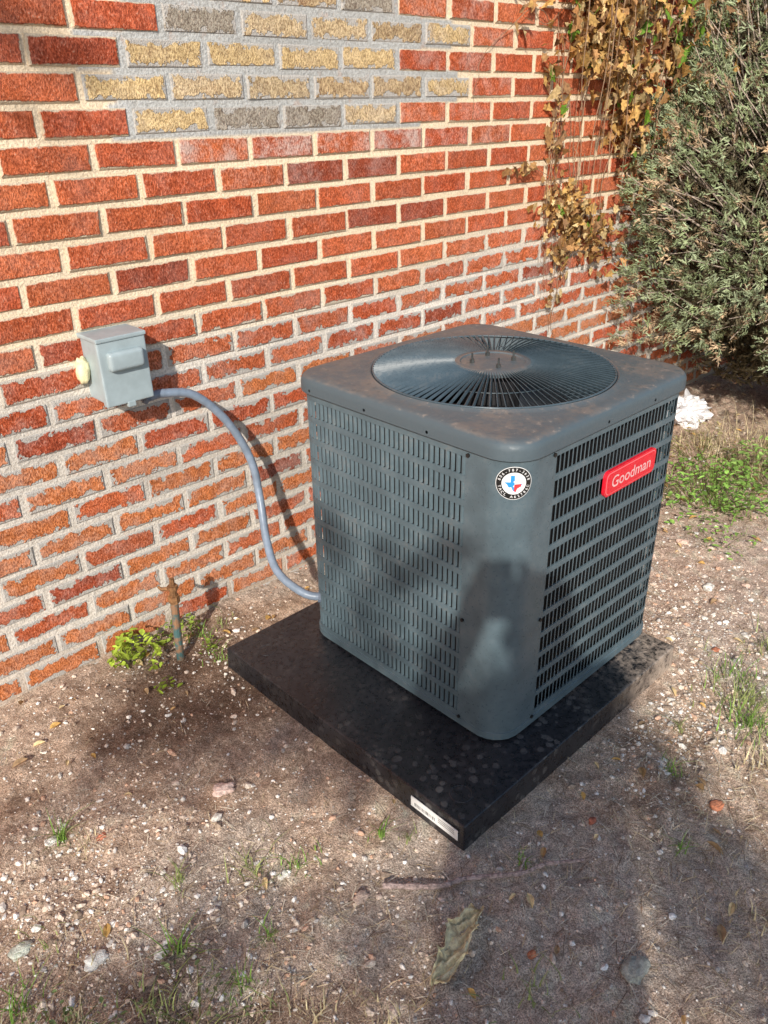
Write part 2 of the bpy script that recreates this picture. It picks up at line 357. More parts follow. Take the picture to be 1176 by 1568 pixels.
tp=smoothpath([(.79,-1.185,.008),(.87,-1.27,.012),(.93,-1.30,.01),(1.02,-1.375,.013),(1.08,-1.40,.012),(1.15,-1.452,.01)],8)
t1=tube(tp,np.linspace(.0066,.0038,len(tp))*(1+.2*np.sin(np.arange(len(tp))*1.9)),8);t2=tube([(1.02,-1.375,.013),(1.06,-1.36,.014),(1.085,-1.365,.012)],[.003,.002,.0015],6)
mk('twig',*join([t1,t2]),simple('twig bark',(.40,.30,.27),.9,.5,120,bump=.8))

# ------------------------------------------------------------------ grass & weeds
def tufts(name,lst,mat):
    V=[];F=[];Cc=[];o=0
    for (x,y,n,h,sp,c) in lst:
        for k in range(n):
            a=random.uniform(0,6.28);d=abs(random.gauss(0,sp));bx,by=x+d*math.cos(a),y+d*math.sin(a);bz=float(gz(bx,by))
            b=random.uniform(0,6.28);hh=h*random.uniform(.4,1.1);le=random.uniform(.2,1.1)*hh;wd=random.uniform(.0010,.0023);cx=np.array(c)*random.uniform(.6,1.25)
            for t in (0,.35,.7,1):
                px=bx+math.cos(b)*le*t*t;py=by+math.sin(b)*le*t*t;pz=bz+hh*(t-.35*t*t);ww=wd*(1-t*.9)
                V.append((px-math.sin(b)*ww,py+math.cos(b)*ww,pz));V.append((px+math.sin(b)*ww,py-math.cos(b)*ww,pz));Cc+=[cx,cx]
            for s_ in range(3): F.append((o+2*s_,o+2*s_+1,o+2*s_+3,o+2*s_+2))
            o+=8
    mk(name,V,F,mat,attrs={'c':Cc})
gm_=attrmat('grass blade',rough=.6,bump=0,trans=.2)
g=(.22,.38,.07);g2=(.34,.39,.14);dry=(.60,.51,.31)
T=[(.35,-.56,30,.09,.02,g),(.38,-.62,18,.07,.03,dry),(.62,-.95,34,.07,.04,g2),(.7,-1.0,22,.06,.03,g),(.48,-.86,20,.07,.02,g2),(.40,-1.0,22,.09,.02,g),
 (.12,-.9,30,.09,.03,g),(.3,-1.1,60,.06,.08,g2),(.35,-1.25,80,.05,.1,g2),(.5,-1.3,60,.05,.08,dry),(.2,-1.0,60,.05,.1,dry),(.88,-1.08,14,.08,.015,g),(.92,-1.14,14,.04,.02,g2),
 (1.06,-1.36,18,.05,.02,g),(1.35,-1.58,16,.07,.015,g),(1.55,-1.45,16,.08,.02,g),(1.7,-1.4,16,.08,.02,g2),(1.84,-1.52,90,.08,.06,g),(1.93,-1.48,90,.10,.07,g2),(1.75,-1.62,60,.08,.07,dry),(2.02,-1.42,60,.09,.06,g),(2.2,-1.42,50,.1,.06,g2),
 (1.02,-.12,24,.07,.03,g),(1.1,-.1,18,.06,.03,g2),(1.0,-.25,20,.07,.03,g),(3.0,-.55,60,.1,.1,dry),(3.3,-.7,120,.14,.15,g),(3.05,-.85,120,.10,.15,g),(3.5,-.75,120,.22,.15,dry),(3.6,-.5,110,.2,.15,dry),(3.75,-.75,120,.28,.15,dry),(.85,-1.55,24,.05,.05,g2),(.6,-1.4,40,.04,.08,dry),(1.5,-1.85,80,.05,.15,dry),(1.3,-1.8,60,.04,.12,dry),
 (.2,-.8,20,.05,.05,g2),(.55,-1.1,14,.05,.02,g),(.15,-1.05,26,.07,.04,g),(.45,-1.15,20,.06,.03,g)]
tufts('grass',T,gm_)
def weed(name,cx,cy,n,spread,hmax,leaf,c,mat):
    C=[]
    for k in range(n):
        a=random.uniform(0,6.28);d=spread*math.sqrt(random.random())*(.5+.8*float(vnoise(a*1.5,cx*7)));C.append((cx+d*math.cos(a),cy+d*math.sin(a),0))
    C=np.array(C);C[:,2]=gz(C[:,0],C[:,1])+.008+rng.random(n)*hmax*np.clip(1-.6*np.hypot(C[:,0]-cx,C[:,1]-cy)/spread,.1,1)
    C[:,1]=np.minimum(C[:,1],-.015)
    vv,ff,cc=scatter(ov,of,C,rng.uniform(.6,1.2,n)*leaf,rzmats(n,rng)+rotmats(n,rng)*.45,np.array(c)*rng.uniform(.55,1.3,(n,1)))
    parts=[]
    for k in range(0,n,4):
        p=C[k];parts.append(tube([(cx+(p[0]-cx)*.4,cy+(p[1]-cy)*.4,float(gz(cx,cy))-.005),tuple(p)],[.0012,.0006],4,False))
    V2,F2=join(parts);no=len(vv)
    Fall=[tuple(q) for q in ff]+[tuple(i+no for i in q) for q in F2]
    mk(name,np.vstack([vv,V2]),Fall,mat,attrs={'c':np.vstack([cc,np.repeat([[.15,.16,.05]],len(V2),0)])})
wm=attrmat('weed leaf',rough=.55,bump=.2,trans=.2)
weed('weed_plant',.80,-.09,120,.085,.12,.014,(.38,.50,.06),wm)
weed('weed_plant',.97,-.06,70,.07,.07,.010,(.27,.38,.06),wm)
weed('weed_plant',.80,-.27,18,.04,.04,.010,(.34,.46,.05),wm)
weed('weed_plant',1.0,-.2,30,.04,.05,.008,(.27,.38,.05),wm)
weed('weed_plant',3.05,-.80,600,.32,.20,.013,(.25,.44,.09),wm)
weed('weed_plant',3.4,-.95,420,.30,.26,.015,(.27,.42,.11),wm)
weed('weed_plant',3.5,-.55,160,.25,.18,.012,(.40,.36,.17),wm)
weed('weed_plant',2.75,-1.0,70,.12,.05,.009,(.25,.42,.09),wm)
weed('weed_plant',.15,-1.0,90,.10,.03,.006,(.20,.27,.10),wm)
weed('weed_plant',.35,-1.15,120,.14,.025,.005,(.22,.27,.11),wm)

# ------------------------------------------------------------------ pad
pad=empty('equipment_pad')
M=Mat('pad black plastic',(.02,.02,.022),.5,0,.6)
wv=M.vm('ADD',M.tc,M.vm('MULTIPLY',M.noise(30,2,.5,out='Color'),(.014,.014,.014)))
v1=M.voro(46,'F1','Distance',vec=wv);v0=M.voro(46,'F1','Color',vec=wv);nn=M.noise(6,3,.6);nf=M.noise(60,4,.7);n3=M.noise(260,2)
peb=M.rng(v1,.50,.38);cell=M.rng(M.sep(v0)[0],.50,.60)
c=M.mix(M.rng(nf,.3,.7),(.007,.008,.011),(.017,.019,.025))
o_=M.sep(M.tc)
ps=M.ma('MULTIPLY',peb,cell)
front=M.rng(M.ma('SUBTRACT',-.2,o_[1]),.45,.95,.2,1.0)
c=M.mix(M.ma('MULTIPLY',M.ma('MULTIPLY',ps,front),M.rng(nn,.42,.58,.05,.6)),c,(.12,.115,.11))
c=M.mix(M.ma('MULTIPLY',M.rng(nf,.60,.68),M.rng(nn,.48,.62,.0,.4)),c,(.14,.13,.125))
dm=M.ma('MULTIPLY',M.rng(M.ma('ADD',M.ma('MULTIPLY',nf,.5),M.ma('MULTIPLY',nn,.5)),.40,.6),M.rng(M.ma('ADD',o_[0],M.ma('MULTIPLY',nn,.3)),1.62,2.08,.02,.8))
c=M.mix(dm,c,(.50,.40,.32));M.col(c)
M.rgh(M.rng(nf,.3,.7,.22,.42));M.bump(M.ma('ADD',M.ma('MULTIPLY',ps,.30),M.ma('MULTIPLY',n3,.3)),.45,.005)
def tp_(bm):
    for v in bm.verts:
        if v.co.z>.05: v.co.x=1.463+(v.co.x-1.463)*.993;v.co.y=-.772+(v.co.y+.772)*.993
boxobj('slab',(.988,-1.244,-.03),(1.938,-.30,.068),M.m,bev=.005,seg=3,parent=pad,taper=tp_)
rings=[]
for (cx,cy) in [(1.06,-1.17),(1.07,-.40),(1.86,-1.17)]:
    a=np.linspace(0,2*np.pi,33)
    rings.append(tube(np.stack([cx+.026*np.cos(a),cy+.026*np.sin(a),a*0+.0672],-1),.0018,6,False))
mk('moulded_rings',*join(rings),M.m,pad,smooth=True)
lab=simple('label paper',(.82,.82,.80),.5,.05)
boxobj('label',(.9865,-1.225,.017),(.9882,-1.078,.047),lab,parent=pad)
ink=simple('label ink',(.05,.05,.05),.6,.1)
V=[];F=[]
for k in range(16):
    y0=-1.155+k*.0042;ww=random.choice([.001,.0018,.0026]);q=len(V)
    V+= [(.9862,y0,.024),(.9862,y0+ww,.024),(.9862,y0+ww,.034),(.9862,y0,.034)];F.append((q,q+1,q+2,q+3))
for zz in (.040,.0345,.029):
    q=len(V);V+=[(.9862,-1.215,zz),(.9862,-1.165,zz),(.9862,-1.165,zz+.0015),(.9862,-1.215,zz+.0015)];F.append((q,q+1,q+2,q+3))
mk('label_print',V,F,ink,pad)

# ------------------------------------------------------------------ condenser
ac=empty('air_conditioner_condenser')
CX,CY,A=1.5997,-.7751,.3685;RC=.078;ZB,ZC,ZT=.070,.842,.886
def paint(name,c,dusty=.3,rough=.42):
    M=Mat(name,c,rough,.0,.5);n=M.noise(14,3,.65);nf=M.noise(120,3,.6)
    cc=M.mix(M.rng(n,.3,.7),tuple(x*.85 for x in c),tuple(x*1.12 for x in c))
    cc=M.mix(M.ma('MULTIPLY',M.rng(n,.5,.68),M.rng(nf,.4,.6,0,dusty)),cc,(.26,.21,.17));M.col(cc);M.rgh(M.rng(nf,.3,.7,rough-.06,rough+.12))
    return M.m
pm_=paint('slate grey paint',(.088,.130,.153),.2)
black=simple('condenser coil black',(.010,.010,.011),.6,.3,80)
def perim(ss,off=0.0,A=A,RC=RC):
    st=2*(A-RC);q=math.pi/2*RC;tot=4*(st+q);out=[];N=[]
    for t in ss:
        t=t%tot;u=(t+(A-RC))%tot;k=int(u//(st+q));r=u-k*(st+q)
        if r<=st: p=np.array([-(A-RC)+r,-A]);n=np.array([0,-1.])
        else:
            a=(r-st)/RC;p=np.array([(A-RC)+RC*math.sin(a),-(A-RC)-RC*math.cos(a)]);n=np.array([math.sin(a),-math.cos(a)])
        for _ in range(k): p=np.array([-p[1],p[0]]);n=np.array([-n[1],n[0]])
        out.append(p+n*off);N.append(n)
    P=np.array(out)+np.array([CX,CY]);N=np.array(N);T=np.stack([-N[:,1],N[:,0]],-1);return P,T,N
st=2*(A-RC);q=math.pi/2*RC;TOT=4*(st+q)
sA=1.356-CX
sB=TOT-(A-RC)-q-(.1255-RC)
def strip(s0,s1,z0,z1,off,step=.012):
    n=max(2,int((s1-s0)/step));P,T,N=perim(np.linspace(s0,s1,n),off)
    V=[];F=[];Pin=P-N*.004
    for i in range(n): V+=[(*P[i],z0),(*P[i],z1),(*Pin[i],z1),(*Pin[i],z0)]
    for i in range(n-1):
        a=4*i
        for k in range(4): F.append((a+k,a+4+k,a+4+(k+1)%4,a+(k+1)%4))
    F.append((0,1,2,3));F.append((4*(n-1)+3,4*(n-1)+2,4*(n-1)+1,4*(n-1)))
    return np.array(V),F
NR=12;za,zb=ZB+.034,ZC-.012;rh=(zb-za)/NR;band=.0155
parts=[strip(sA,sB,ZB+.012,za+band/2,0),strip(sA,sB,zb-band/2,ZC+.01,0)]
for k in range(1,NR): parts.append(strip(sA,sB,za+k*rh-band/2,za+k*rh+band/2,0))
for s_ in (sA,sB-.010): parts.append(strip(s_,s_+.010,za,zb,.0004,.004))
mk('louver_bands',*join(parts),pm_,ac,smooth=False)
pitch=.0162;ns=int((sB-sA-.02)/pitch);ss=sA+.016+np.arange(ns)*pitch
P,T,N=perim(ss,0);V=[];F=[]
phi=math.radians(-42)
for i in range(ns):
    t,n=T[i],N[i];d=t*math.cos(phi)+n*math.sin(phi)
    for k in range(NR):
        z0=za+k*rh+band/2-.001;z1=za+(k+1)*rh-band/2+.001
        a=P[i]-t*.0022-n*.0006;b=P[i]+t*.0022-n*.0006;c_=b+d*.0060;o=len(V)
        V+=[(*a,z0),(*b,z0),(*c_,z0+.003),(*a,z1),(*b,z1),(*c_,z1-.003)]
        F+=[(o,o+1,o+4,o+3),(o+1,o+2,o+5,o+4)]
mk('louver_slats',V,F,pm_,ac)
P,T,N=perim(np.linspace(sB-TOT-.012,sA+.012,40),.0016);V=[];F=[]
Pi=P-N*.006
for i in range(40): V+=[(*P[i],ZB+.012),(*P[i],ZC+.01),(*Pi[i],ZC+.01),(*Pi[i],ZB+.012)]
for i in range(39):
    a=4*i
    for k in range(4): F.append((a+k,a+4+k,a+4+(k+1)%4,a+(k+1)%4))
F.append((0,1,2,3));F.append((159,158,157,156))
colm=mk('corner_column',V,F,paint('column paint',(.085,.122,.143),.12,.32),ac,smooth=True)
colm.data.set_sharp_from_angle(angle=.7)
scr=[];dark=simple('screw steel',(.03,.03,.03),.4,.2,metal=.6)
for s_ in (sA+.004,sB-.004):
    Pq,Tq,Nq=perim([s_],.002)
    for z in (ZC-.012,ZB+.33,ZB+.03):
        c0=np.array([*Pq[0],z]);nn=np.array([*Nq[0],0]);scr.append(cyl(c0,c0+nn*.004,.0048,10))
for s_ in np.linspace(sA+.2,sB-.12,12):
    Pq,Tq,Nq=perim([s_],.006)
    c0=np.array([*Pq[0],ZC+.012]);nn=np.array([*Nq[0],0]);scr.append(cyl(c0,c0+nn*.005,.004,8))
mk('screws',*join(scr),dark,ac)
def loopsolid(loops,closed=True,capb=False,capt=False):
    n=len(loops[0]);V=np.vstack(loops);F=[]
    for i in range(len(loops)-1):
        for k in range(n):
            F.append((i*n+k,i*n+(k+1)%n,(i+1)*n+(k+1)%n,(i+1)*n+k))
    if capb:F.append(tuple(range(n))[::-1])
    if capt:F.append(tuple((len(loops)-1)*n+k for k in range(n)))
    return V,F
NL=160
def rsq(A_,r_,z,n=NL):
    ang=(np.arange(n)+.5)*2*np.pi/n;d=np.stack([np.cos(ang),np.sin(ang)],-1)
    lo=np.zeros(n);hi=np.full(n,A_*1.5)
    for _ in range(40):
        m=(lo+hi)/2;p=np.abs(d*m[:,None])-(A_-r_);o=np.hypot(np.maximum(p[:,0],0),np.maximum(p[:,1],0))+np.minimum(np.maximum(p[:,0],p[:,1]),0)-r_
        lo=np.where(o<0,m,lo);hi=np.where(o<0,hi,m)
    p=d*lo[:,None];return np.column_stack([p[:,0]+CX,p[:,1]+CY,np.full(n,z)])
def circ(r,z,n=NL):
    ang=(np.arange(n)+.5)*2*np.pi/n;return np.column_stack([CX+r*np.cos(ang),CY+r*np.sin(ang),np.full(n,z)])
bp=loopsolid([rsq(A-.02,RC-.02,ZB-.001),rsq(A-.006,RC,ZB+.0),rsq(A+.003,RC,ZB+.006),rsq(A+.003,RC,ZB+.026),rsq(A-.003,RC,ZB+.028)],capb=True)
mk('base_pan',*bp,pm_,ac,smooth=False)
coil=loopsolid([rsq(A-.03,RC-.03,ZB+.01),rsq(A-.03,RC-.03,ZC)],capb=True);mk('coil',*coil,black,ac)
M=Mat('top cover dusty paint',(.09,.12,.14),.5,0,.4);n=M.noise(7,4,.7);nf=M.noise(45,4,.7);n3=M.noise(200,2)
o_=M.sep(M.n.new('ShaderNodeNewGeometry').outputs['Normal'])
up=M.rng(o_[2],.6,.95)
mk_=M.ma('ADD',M.ma('MULTIPLY',n,.6),M.ma('MULTIPLY',nf,.4))
dust=M.ma('MULTIPLY',up,M.rng(mk_,.44,.60,.12,.72))
c=M.mix(dust,(.078,.105,.122),(.205,.165,.138))
c=M.mix(M.ma('MULTIPLY',M.rng(M.voro(34),.26,.16),M.ma('MULTIPLY',up,M.rng(n,.42,.58,0,.6))),c,(.075,.085,.09))
c=M.mix(M.ma('MULTIPLY',up,M.rng(nf,.60,.70,0,.45)),c,(.36,.31,.27))
M.col(c);M.rgh(M.rng(nf,.3,.7,.34,.62));M.bump(n3,.10,.002);topm=M.m
RO=.316
loops=[rsq(A-.004,RC,ZC+.004),rsq(A+.009,RC+.006,ZC),rsq(A+.011,RC+.006,ZC+.002),rsq(A+.011,RC+.006,ZC+.024),rsq(A+.009,RC+.005,ZT-.010),rsq(A+.004,RC+.004,ZT-.003),rsq(A-.004,RC,ZT),
  rsq(A-.022,RC-.01,ZT+.001),circ(RO+.022,ZT+.002),circ(RO+.012,ZT+.004),circ(RO+.004,ZT+.008),circ(RO,ZT+.006),circ(RO-.001,ZT-.003),circ(RO-.012,ZT-.04),circ(RO-.012,ZT-.16)]
mk('top_cover',*loopsolid(loops),topm,ac,smooth=True).data.set_sharp_from_angle(angle=.6)
NF=104;V=[];F=[]
rs=np.linspace(.098,RO-.004,7)
for i in range(NF):
    a=2*np.pi*i/NF
    for r in rs:
        d=np.array([math.cos(a),math.sin(a),0]);t=np.array([-math.sin(a),math.cos(a),0])
        z=ZT+.006+.016*(1-((r-.09)/(RO-.09))**2);c0=np.array([CX,CY,z])+d*r
        tl=math.radians(60);w_=np.array([*(t[:2]*math.cos(tl)),-math.sin(tl)])
        nrm=np.cross(d,w_)*.0006
        hw_=.0036
        for p in (c0-w_*hw_+nrm,c0+w_*hw_+nrm,c0+w_*hw_-nrm,c0-w_*hw_-nrm): V.append(p)
    b=i*len(rs)*4
    for k in range(len(rs)-1):
        for m in range(4): F.append((b+k*4+m,b+k*4+(m+1)%4,b+(k+1)*4+(m+1)%4,b+(k+1)*4+m))
    F.append((b,b+1,b+2,b+3));e_=b+(len(rs)-1)*4;F.append((e_+3,e_+2,e_+1,e_))
gp=paint('grille paint',(.065,.095,.115),.15,.28)
mk('fan_grille_fins',V,F,gp,ac)
rp=[]
for r,z,rr in [(RO-.004,ZT+.007,.0028),(.205,ZT+.006,.0012)]:
    a=np.linspace(0,2*np.pi,97);rp.append(tube(np.stack([CX+r*np.cos(a),CY+r*np.sin(a),a*0+z],-1),rr,6,False))
mk('fan_grille_rings',*join(rp),gp,ac,smooth=True)
zh=ZT+.022
hub=loopsolid([circ(.108,zh-.010,64),circ(.108,zh-.001,64),circ(.104,zh+.002,64),circ(.085,zh+.003,64),circ(.082,zh,64),circ(.03,zh+.001,64),circ(.001,zh+.003,64)],capb=True)
mk('motor_mount_plate',*hub,topm,ac,smooth=True).data.set_sharp_from_angle(angle=.6)
sp=[]
for k in range(4):
    a=math.pi/4*1.2+k*math.pi/2;p=np.array([CX+.055*math.cos(a),CY+.055*math.sin(a),zh]);sp.append(cyl(p,p+[0,0,.026],.0025,8));sp.append(cyl(p,p+[0,0,.010],.0065,6))
mk('motor_studs',*join(sp),simple('stud steel',(.12,.13,.13),.4,.2,metal=.7),ac)
V,F=cyl((CX,CY,ZT-.2),(CX,CY,ZT-.0),.075,24)
mk('fan_motor',V,F,simple('motor black',(.02,.02,.022),.5),ac,smooth=False)
V=[];F=[]
for k in range(3):
    a0=k*2.094;o=len(V)
    for i,r in enumerate(np.linspace(.08,.29,6)):
        for j,tt in enumerate(np.linspace(-.5,.5,7)):
            a=a0+tt*(.9-.2*i/5);V.append((CX+r*math.cos(a),CY+r*math.sin(a),ZT-.11+tt*.09-.02*tt*tt*4))
    for i in range(5):
        for j in range(6): F.append((o+i*7+j,o+i*7+j+1,o+(i+1)*7+j+1,o+(i+1)*7+j))
mk('fan_blades',V,F,simple('blade aluminium',(.06,.065,.07),.4,.2,metal=.4),ac,smooth=True)
V,F=loopsolid([circ(.30,ZT-.20,64),circ(.001,ZT-.205,64)]);mk('fan_well',V,F,black,ac)
bx,bz,yb=1.696,.682,CY-A
def rrect(cx,cz,w_,h_,r_,y,n=6):
    out=[]
    for (sx,sz,a0) in [(1,1,0),(-1,1,90),(-1,-1,180),(1,-1,270)]:
        for k in range(n+1):
            a=math.radians(a0+90*k/n);out.append((cx+sx*(w_/2-r_)+r_*math.cos(a),y,cz+sz*(h_/2-r_)+r_*math.sin(a)))
    return np.array(out)
red=simple('badge red',(.70,.012,.03),.3,.08,40);white=simple('badge white',(.75,.45,.45),.4,.05)
mk('badge_back',*loopsolid([rrect(bx,bz,.236,.068,.017,yb),rrect(bx,bz,.236,.068,.017,yb-.008)][::1],capb=True,capt=True),red,ac)
mk('badge_line',*loopsolid([rrect(bx,bz,.226,.058,.014,yb-.0082),rrect(bx,bz,.226,.058,.014,yb-.0090)],capb=True,capt=True),simple('badge line',(.80,.2,.22),.4,.05),ac)
mk('badge_face',*loopsolid([rrect(bx,bz,.222,.054,.0125,yb-.0092),rrect(bx,bz,.222,.054,.0125,yb-.0100)],capb=True,capt=True),red,ac)
def textmesh(s,size):
    cu=bpy.data.curves.new('t','FONT');cu.body=s;cu.size=size;cu.align_x='CENTER';cu.align_y='CENTER';cu.offset=size*.008
    ob=bpy.data.objects.new('t',cu);SC.collection.objects.link(ob);bpy.context.view_layer.update()
    me=bpy.data.meshes.new_from_object(ob);v=np.array([x.co[:] for x in me.vertices]);ff=[tuple(p.vertices) for p in me.polygons]
    bpy.data.objects.remove(ob);bpy.data.curves.remove(cu);bpy.data.meshes.remove(me);return v,ff
v,ff=textmesh('Goodman',.044)
mk('badge_lettering',np.column_stack([bx+v[:,0]*1.04,np.full(len(v),yb-.0106),bz+v[:,1]]),ff,white,ac)
smid=-(A-RC)-q/2;zs_=.79
def bend(xy,off):
    Pq,Tq,Nq=perim(smid+xy[:,0],.0016+off)
    return np.column_stack([Pq,zs_+xy[:,1]])
def disc(r,off,mat,name,r0=0):
    V=[];F=[];nr,na=6,48
    for i in range(nr+1):
        rr=r0+(r-r0)*i/nr
        for k in range(na): a=2*np.pi*k/na;V.append((rr*math.cos(a),rr*math.sin(a)))
    for i in range(nr):
        for k in range(na):F.append((i*na+k,i*na+(k+1)%na,(i+1)*na+(k+1)%na,(i+1)*na+k))
    mk(name,bend(np.array(V),off),F,mat,ac,smooth=True)
sw=simple('sticker white',(.78,.78,.78),.35,.04);sb=simple('sticker black',(.012,.012,.012),.35,.1)
disc(.0385,.0006,sw,'sticker_rim');disc(.0372,.0010,sb,'sticker_ring');disc(.0255,.0014,sw,'sticker_center')
def ring(s,a0,a1,flip,name):
    Vs=[];Fs=[];o=0
    for i,ch in enumerate(s):
        v,ff=textmesh(ch,.0085)
        if len(v)==0: continue
        a=a0+(a1-a0)*i/(len(s)-1)
        d=np.array([math.cos(a),math.sin(a)]);up=d if not flip else -d;rt=np.array([up[1],-up[0]])
        xy=d*.0313+v[:,0:1]*rt+v[:,1:2]*up;Vs.append(bend(xy,.0015));Fs+=[tuple(q+o for q in x) for x in ff];o+=len(v)
    mk(name,np.vstack(Vs),Fs,sw,ac)
ring('806-787-3638',math.radians(165),math.radians(15),False,'sticker_phone')
ring('TACL A62786C',math.radians(195),math.radians(345),True,'sticker_licence')
tx=np.array([(-.35,.9),(.05,.9),(.05,.45),(.45,.35),(.78,.3),(.82,-.1),(.7,-.35),(.35,-.55),(.2,-.98),(-.05,-.85),(-.25,-.4),(-.5,-.45),(-.7,-.1),(-.98,.12),(-.35,.15)])*.0205
mk('sticker_map_blue',bend(tx,.0018),[tuple(range(len(tx)))],simple('sticker blue',(.03,.28,.65),.4,.05),ac)
tr=np.array([(.05,-.1),(.75,-.05),(.7,-.35),(.35,-.55),(.2,-.98),(.0,-.8)])*.0205
mk('sticker_map_red',bend(tr,.0021),[tuple(range(len(tr)))],simple('sticker red',(.6,.05,.06),.4,.05),ac)
tr=np.array([(.05,.43),(.43,.33),(.75,.28),(.78,-.03),(.05,-.08)])*.0205
mk('sticker_map_white',bend(tr,.0021),[tuple(range(len(tr)))],sw,ac)

# ------------------------------------------------------------------ disconnect box
bxp=empty('electrical_disconnect_box')
gp2=simple('grey enamel',(.34,.41,.43),.38,.08,20)
boxobj('enclosure',(.853,-.085,.815),(.980,.002,.978),gp2,.004,parent=bxp)
def tb(bm):
    for v in bm.verts:
        if v.co.z<.9: v.co.y-=.004
boxobj('cover',(.848,-.102,.808),(.985,-.080,.985),gp2,.006,3,parent=bxp,taper=tb)
boxobj('rain_hood',(.846,-.106,.979),(.987,.003,.990),gp2,.003,parent=bxp)
o_=boxobj('pull_handle_bulge',(.868,-.122,.902),(.968,-.096,.952),gp2,.012,4,parent=bxp)
o_.data.polygons.foreach_set('use_smooth',[True]*len(o_.data.polygons))
boxobj('latch',(.906,-.108,.798),(.928,-.095,.813),gp2,.002,parent=bxp)
V,F=cyl((.96,-.05,.817),(.96,-.05,.80),.018,16);mk('hub_nut',V,F,gp2,bxp)
v,fc=ico(3);nn=fbm(v[:,0]*2.5+5,v[:,1]*2.5+v[:,2]*2,4)
mk('sealing_foam',v*(.6+.8*nn)[:,None]*np.array([.018,.022,.038])+np.array([.838,-.018,.895]),fc,simple('foam',(.80,.74,.46),.8,.2,60,bump=.5),bxp,smooth=True)
cp=smoothpath([(.968,-.052,.815),(.985,-.06,.795),(1.03,-.07,.798),(1.12,-.08,.772),(1.205,-.1,.675),(1.262,-.12,.54),(1.262,-.15,.42),(1.225,-.22,.31),(1.195,-.31,.245),(1.215,-.41,.205),(1.262,-.462,.195)],14)
cond=empty('flexible_conduit')
rr=.0125+.0004*np.sin(np.arange(len(cp))*2.1)
mk('hose',*tube(cp,rr,14),simple('grey pvc',(.20,.25,.32),.38,.15,25),cond,smooth=True)
cg=simple('conduit fitting',(.12,.15,.2),.45,.1)
mk('connector',*join([tube([cp[0],cp[5],cp[11]],.0165,12),tube([cp[11],cp[11]+.012*(cp[12]-cp[11])/np.linalg.norm(cp[12]-cp[11])],.019,8),tube([cp[-7],cp[-1]],.018,12)]),cg,cond)
wp=empty('water_pipe')
M=Mat('corroded pipe',(.1,.16,.15),.7,.1);n=M.noise(30,4,.7);M.col(M.mix(M.rng(n,.42,.6),(.06,.13,.13),(.28,.15,.08)));M.bump(n,.6,.004)
mk('pipe',*tube([(.905,-.17,-.03),(.908,-.17,.1),(.914,-.172,.22)],[.012,.012,.012],12),M.m,wp,smooth=False)
mk('valve_head',*join([tube([(.914,-.172,.205),(.914,-.172,.228)],.017,6),tube([(.914,-.172,.228),(.915,-.172,.25)],.011,10),tube([(.915,-.172,.25),(.915,-.172,.262)],.0165,6),tube([(.915,-.172,.262),(.916,-.172,.285)],.008,8),tube([(.90,-.166,.255),(.885,-.16,.258),(.878,-.157,.268)],[.006,.006,.004],8)]),simple('old brass',(.28,.14,.06),.6,.4,60,metal=.3,bump=.5),wp)

# ------------------------------------------------------------------ climbing vine
vine=empty('climbing_vine')
Cl=[ # x,z,rx,rz,depth,n
 (2.95,1.92,.13,.14,.12,300),(3.02,1.70,.12,.14,.14,260),(3.20,1.85,.2,.2,.2,360),(3.25,1.60,.15,.18,.2,260),(3.3,1.42,.09,.12,.14,110),(3.55,1.9,.3,.3,.3,380),(3.75,1.6,.25,.3,.3,200),(3.45,1.25,.1,.2,.16,90),
 (2.93,1.13,.13,.09,.06,190),(3.05,1.04,.13,.10,.08,210),(3.2,1.0,.13,.08,.08,120),(2.97,.92,.06,.09,.04,60),(2.93,.78,.05,.1,.03,22),(2.68,1.27,.10,.02,.03,18),(2.86,1.38,.05,.16,.04,50),(2.80,1.62,.05,.15,.03,24),(2.62,1.84,.08,.1,.03,10),(3.3,.88,.12,.07,.06,40)]
C=[];cl=[];SZ=[]
for (x,z,rx,rz,dp,n) in Cl:
    p=rng.normal(size=(n,3))*.55;p=np.clip(p,-1.5,1.5)
    C.append(np.stack([x+p[:,0]*rx,-.015-np.abs(p[:,1])*dp,z+p[:,2]*rz],-1))
    pal=np.array([(.56,.34,.11),(.46,.25,.10),(.66,.49,.24),(.27,.15,.07),(.15,.28,.03)]);pr=[.32,.26,.22,.18,.02]
    if x>3.3 and z>1.4: pr=[.12,.14,.08,.40,.26]
    cl.append(pal[rng.choice(5,n,p=pr)]*rng.uniform(.7,1.15,(n,1)));SZ.append(rng.uniform(.014,.032,n)*(1.15 if z>1.4 else .9))
C=np.vstack(C);cl=np.vstack(cl);SZ=np.concatenate(SZ);n=len(C)
Rx=rotmats(n,rng);hang=np.zeros((n,3,3));a=rng.normal(0,.6,n)
hang[:,0,0]=np.cos(a);hang[:,0,1]=np.sin(a);hang[:,1,2]=-1;hang[:,2,0]=np.sin(a);hang[:,2,1]=-np.cos(a)
Rt=.6*hang+.6*Rx
crl=lv.copy();crl[:,2]*=3.0;crl[:,0]*=.85
vv,ff,c_=scatter(crl,lf,C,SZ,Rt,cl)
vv[:,1]=np.minimum(vv[:,1],-.009)
mk('leaves',vv,ff,leafmat,vine,attrs={'c':c_})
stems=[]
def stem(pts_,r=.0025,jit=.02):
    p=smoothpath(pts_,10);p=p+np.stack([(vnoise(np.arange(len(p))*.4,np.full(len(p),s_),s_)-.5)*jit for s_ in (random.random()*50,random.random()*50,random.random()*50)],-1);p[:,1]=np.minimum(p[:,1],-.008)
    stems.append(tube(p,np.linspace(r,r*.4,len(p)),5,False))
stem([(3.2,-.02,2.6),(3.0,-.02,2.0),(2.9,-.02,1.6),(2.85,-.02,1.35),(2.93,-.02,1.05),(2.95,-.02,.7),(2.97,-.02,.55)])
